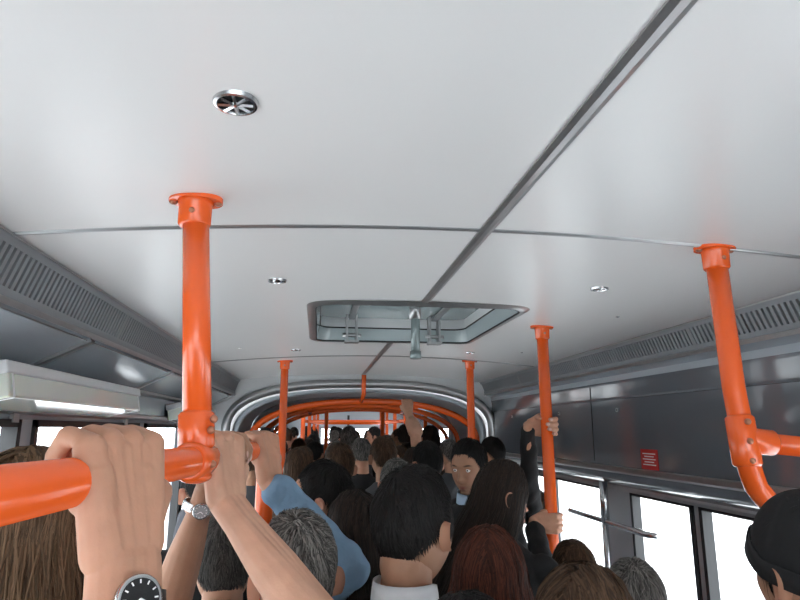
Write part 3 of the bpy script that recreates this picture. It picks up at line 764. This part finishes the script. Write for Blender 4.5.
M_strap=mat('black_strap',(.012,.012,.013),.5); M_dial=mat('black_dial',(.006,.006,.007),.15,coat=.5)
C_navy=cloth('navy_suit',(.010,.012,.020)); C_black=cloth('black_coat',(.008,.008,.009)); C_denim=cloth('light_denim',(.16,.26,.37),1.); C_ltblue=cloth('light_blue_shirt',(.38,.50,.64)); C_white=cloth('white_shirt',(.70,.71,.73)); C_brown=cloth('brown_knit',(.10,.055,.035)); C_grey=cloth('grey_jacket',(.06,.063,.07)); C_beige=cloth('beige_jacket',(.22,.18,.13)); C_maroon=cloth('maroon_top',(.10,.02,.03))
M_cap=cloth('black_cap',(.006,.006,.007),.2)
rax=Vector((.092,1,0)).normalized()
def obl(deg):
    a=math.radians(deg); R=Matrix.Rotation(-a,3,'Z'); return R@rax, R@Vector((1,-.092,0))
e1,e2=obl(27)
e,ex=person('standing_man',.06,.36,-.27,38,skin='light',hair=('short',H_dbrown,.009),top=C_grey,seed=11,handvox=.0020,hsm=3,
  armL=dict(c=V(railx(.785)-.001,.785,-.052),e1=e1,e2=e2,bar=rax,s=1.30,elbow=V(-.165,.67,-.42),left=True,er=.044))
w,el,fr=ex[0]; watch(w,el,(.62,-.78,.1),.044,(.031,.042),M_strap,M_steel,M_dial,cr=.025)
e1,e2=obl(32)
person('standing_woman',.25,1.03,-.262,30,skin='fair',fem=0,hair=('long',H_black,.010),top=C_black,seed=12,handvox=.0023,N=3500,L=.25,hsm=3,
  armL=dict(c=V(railx(1.285),1.285,-.057),e1=e1,e2=e2,bar=rax,s=1.15,elbow=V(.02,1.10,-.335),left=True,er=.040))
e,ex=person('standing_man',-.235,1.76,-.222,8,skin='tan',hair=('short',H_pepper,.008),top=C_ltblue,seed=13,N=4500,
  armL=dict(c=V(railx(1.47),1.47,-.057),e1=-rax,e2=(-1,0,0),s=1.08,elbow=V(-.315,1.50,-.385),left=True))
w,el,fr=ex[0]; watch(w,el,(.25,-.95,.1),.040,(.031,.037),M_steel,M_steel,mat('silver_dial',(.55,.56,.58),.2,.5),True,.018)
e1,e2=obl(25)
person('standing_man',.02,2.05,-.10,80,skin='light',hair=('short',H_black,.009),top=C_denim,seed=14,N=3500,
  armL=dict(c=V(railx(1.75),1.75,-.057),e1=e1,e2=e2,bar=rax,s=1.15,elbow=V(.095,1.70,-.36),left=True,sleeve='long',cuff=.10,sf=1.10))
person('standing_man',.215,1.35,-.078,-42,skin='tan',hair=('short',H_black,.009),top=C_navy,collar=C_white,seed=15,N=9000,hi=True,length=.035,bulk=.9)
person('standing_man',.70,2.8,-.045,150,skin='tan',hair=('short',H_black,.010),top=C_black,collar=C_ltblue,seed=16,N=5000,hi=True,pitch=8,head_yaw=140,length=.03)
person('standing_woman',.66,2.17,-.100,-35,head_yaw=-84,pitch=12,fem=1,skin='light',hair=('long',H_dbrown,.010),top=C_black,seed=17,N=8000,hi=True,width=.0018,
  armR=dict(c=V(1.03,2.66,-.40),e1=(0,0,1),e2=(-.6,-.8,0),s=.95,elbow=V(.90,2.36,-.62),left=False,sleeve='long',cuff=.12))
person('standing_man',.98,3.10,-.30,170,skin='light',hair=('short',H_dbrown,.009),top=C_black,seed=18,
  armL=dict(c=V(1.03,2.66,.01),e1=(0,0,1),e2=(0,1,0),s=1.0,elbow=V(.99,2.81,-.24),left=True,sleeve='long',cuff=.08))
person('standing_man',.815,.95,-.105,5,skin='tan',hair=('short',H_black,.008),top=C_black,seed=19,N=4000,hi=True,cap=M_cap)
person('standing_woman',.42,1.50,-.225,-20,fem=1,skin='light',hair=('long',H_red,.016),top=C_brown,seed=20,N=7000,L=.2)
person('standing_woman',.48,1.10,-.232,-50,fem=1,skin='light',hair=('long',H_brown,.018),top=C_beige,seed=21,N=8000,L=.25)
person('standing_man',.97,1.86,-.39,0,skin='light',hair=('short',H_grey,.010),top=C_grey,seed=22,N=4500)
person('standing_man',.97,2.32,-.41,10,skin='tan',hair=('bald',H_brown,.006),top=C_grey,seed=23)
person('standing_man',-.45,1.06,-.030,-5,skin='light',hair=('long',H_blond,.014),top=C_brown,seed=24,N=9000,L=.16,hi=True)
person('standing_man',-.035,1.34,-.168,12,skin='light',hair=('short',H_grey,.010),top=C_grey,seed=25,N=9000,hi=True,length=.03,bulk=.85)
person('standing_woman',.12,1.90,-.175,20,fem=1,skin='light',hair=('long',H_dbrown,.015),top=C_maroon,seed=26,N=4500,L=.3)
person('standing_man',.72,5.30,-.14,5,skin='fair',hair=('short',H_brown,.009),top=C_white,seed=27,N=1500,
  armR=dict(c=V(.83,5.66,.220),e1=(-1,0,0),e2=(0,-1,.2),s=1.2,elbow=V(.88,5.48,-.02),left=False,R=.029,er=.055))
# ------------------------------------------------------------ crowd (instanced templates)
tmpl=[]
for i,(hair,topc,fem,sk) in enumerate([(('short',H_black,.009),C_black,0,'light'),(('long',H_brown,.014),C_brown,1,'light'),(('short',H_grey,.009),C_grey,0,'fair'),(('long',H_dbrown,.013),C_beige,1,'light'),(('short',H_brown,.010),C_grey,0,'tan'),(('short',H_dbrown,.010),C_navy,0,'tan'),(('bald',H_grey,.007),C_black,0,'light'),(('bun',H_red,.014),C_maroon,1,'fair')]):
    p,_=person_parts(Vector((0,0,1.62)),0,1.735,skin=sk,hair=hair,top=topc,fem=fem,near=False,seed=40+i,N=1500); tmpl.append(p)
crowd=empty('passenger_crowd')
spots=[(.38,2.95,-.13,6,10),(.02,2.62,-.13,3,0),(.33,2.42,-.17,1,-20),(-.42,2.45,-.10,0,30),(-.5,3.1,-.05,5,-60),(.12,3.35,-.07,4,15),(.62,3.45,-.06,0,20),(-.1,3.75,-.10,1,0),(.42,3.9,-.04,4,10),(1.3,3.6,-.35,4,60),(.95,3.75,-.10,7,20),(1.3,4.5,-.05,0,40),(.7,4.4,-.12,3,0),(.15,4.4,-.08,2,-30),(-.45,4.3,-.09,4,30),(-.6,5.0,-.02,5,-30),(-.1,4.95,-.13,4,0),(.35,4.9,-.06,6,10),(1.1,5.1,-.08,2,30),(1.35,1.2,-.5,1,20),(-.65,1.7,-.30,3,0)]
rr=random.Random(5)
y=5.75
while y<13.6:
    for x0 in(-.5,-.1,.35,.8,1.25):
        spots.append((x0+rr.uniform(-.10,.12),y+rr.uniform(-.15,.15),rr.uniform(-.16,.06),rr.choice([0,0,1,2,3,4,5,5,6,7]),rr.choice([0,10,-15,30,0,20,90,-60])))
    y+=.5 if y<9 else .8
for k,(x,y,tp,t,yaw) in enumerate(spots):
    sc=(1.85+tp)/1.75; M=Matrix.Translation((x,y,0))@Matrix.Rotation(math.radians(yaw),4,'Z')@Matrix.Scale(sc,4)
    for n,me,Mp in tmpl[t]: addobj('passenger_%d_%s'%(k,n),me,crowd,M@Mp)
# ------------------------------------------------------------ light
w=bpy.data.worlds.new('overcast_sky'); scene.world=w; w.use_nodes=True; nt=w.node_tree; bg=nt.nodes['Background']
bg.inputs[0].default_value=(.95,.97,1,1); bg.inputs[1].default_value=9.8
cam=bpy.data.cameras.new('cam'); co=bpy.data.objects.new('camera',cam); COL.objects.link(co)
co.location=(0,0,CZ); co.rotation_euler=(math.radians(90+12.13),0,math.radians(-7.7)); cam.lens=27; cam.sensor_width=36; cam.clip_start=.02
scene.camera=co
print('BUILD',time.time()-T0)
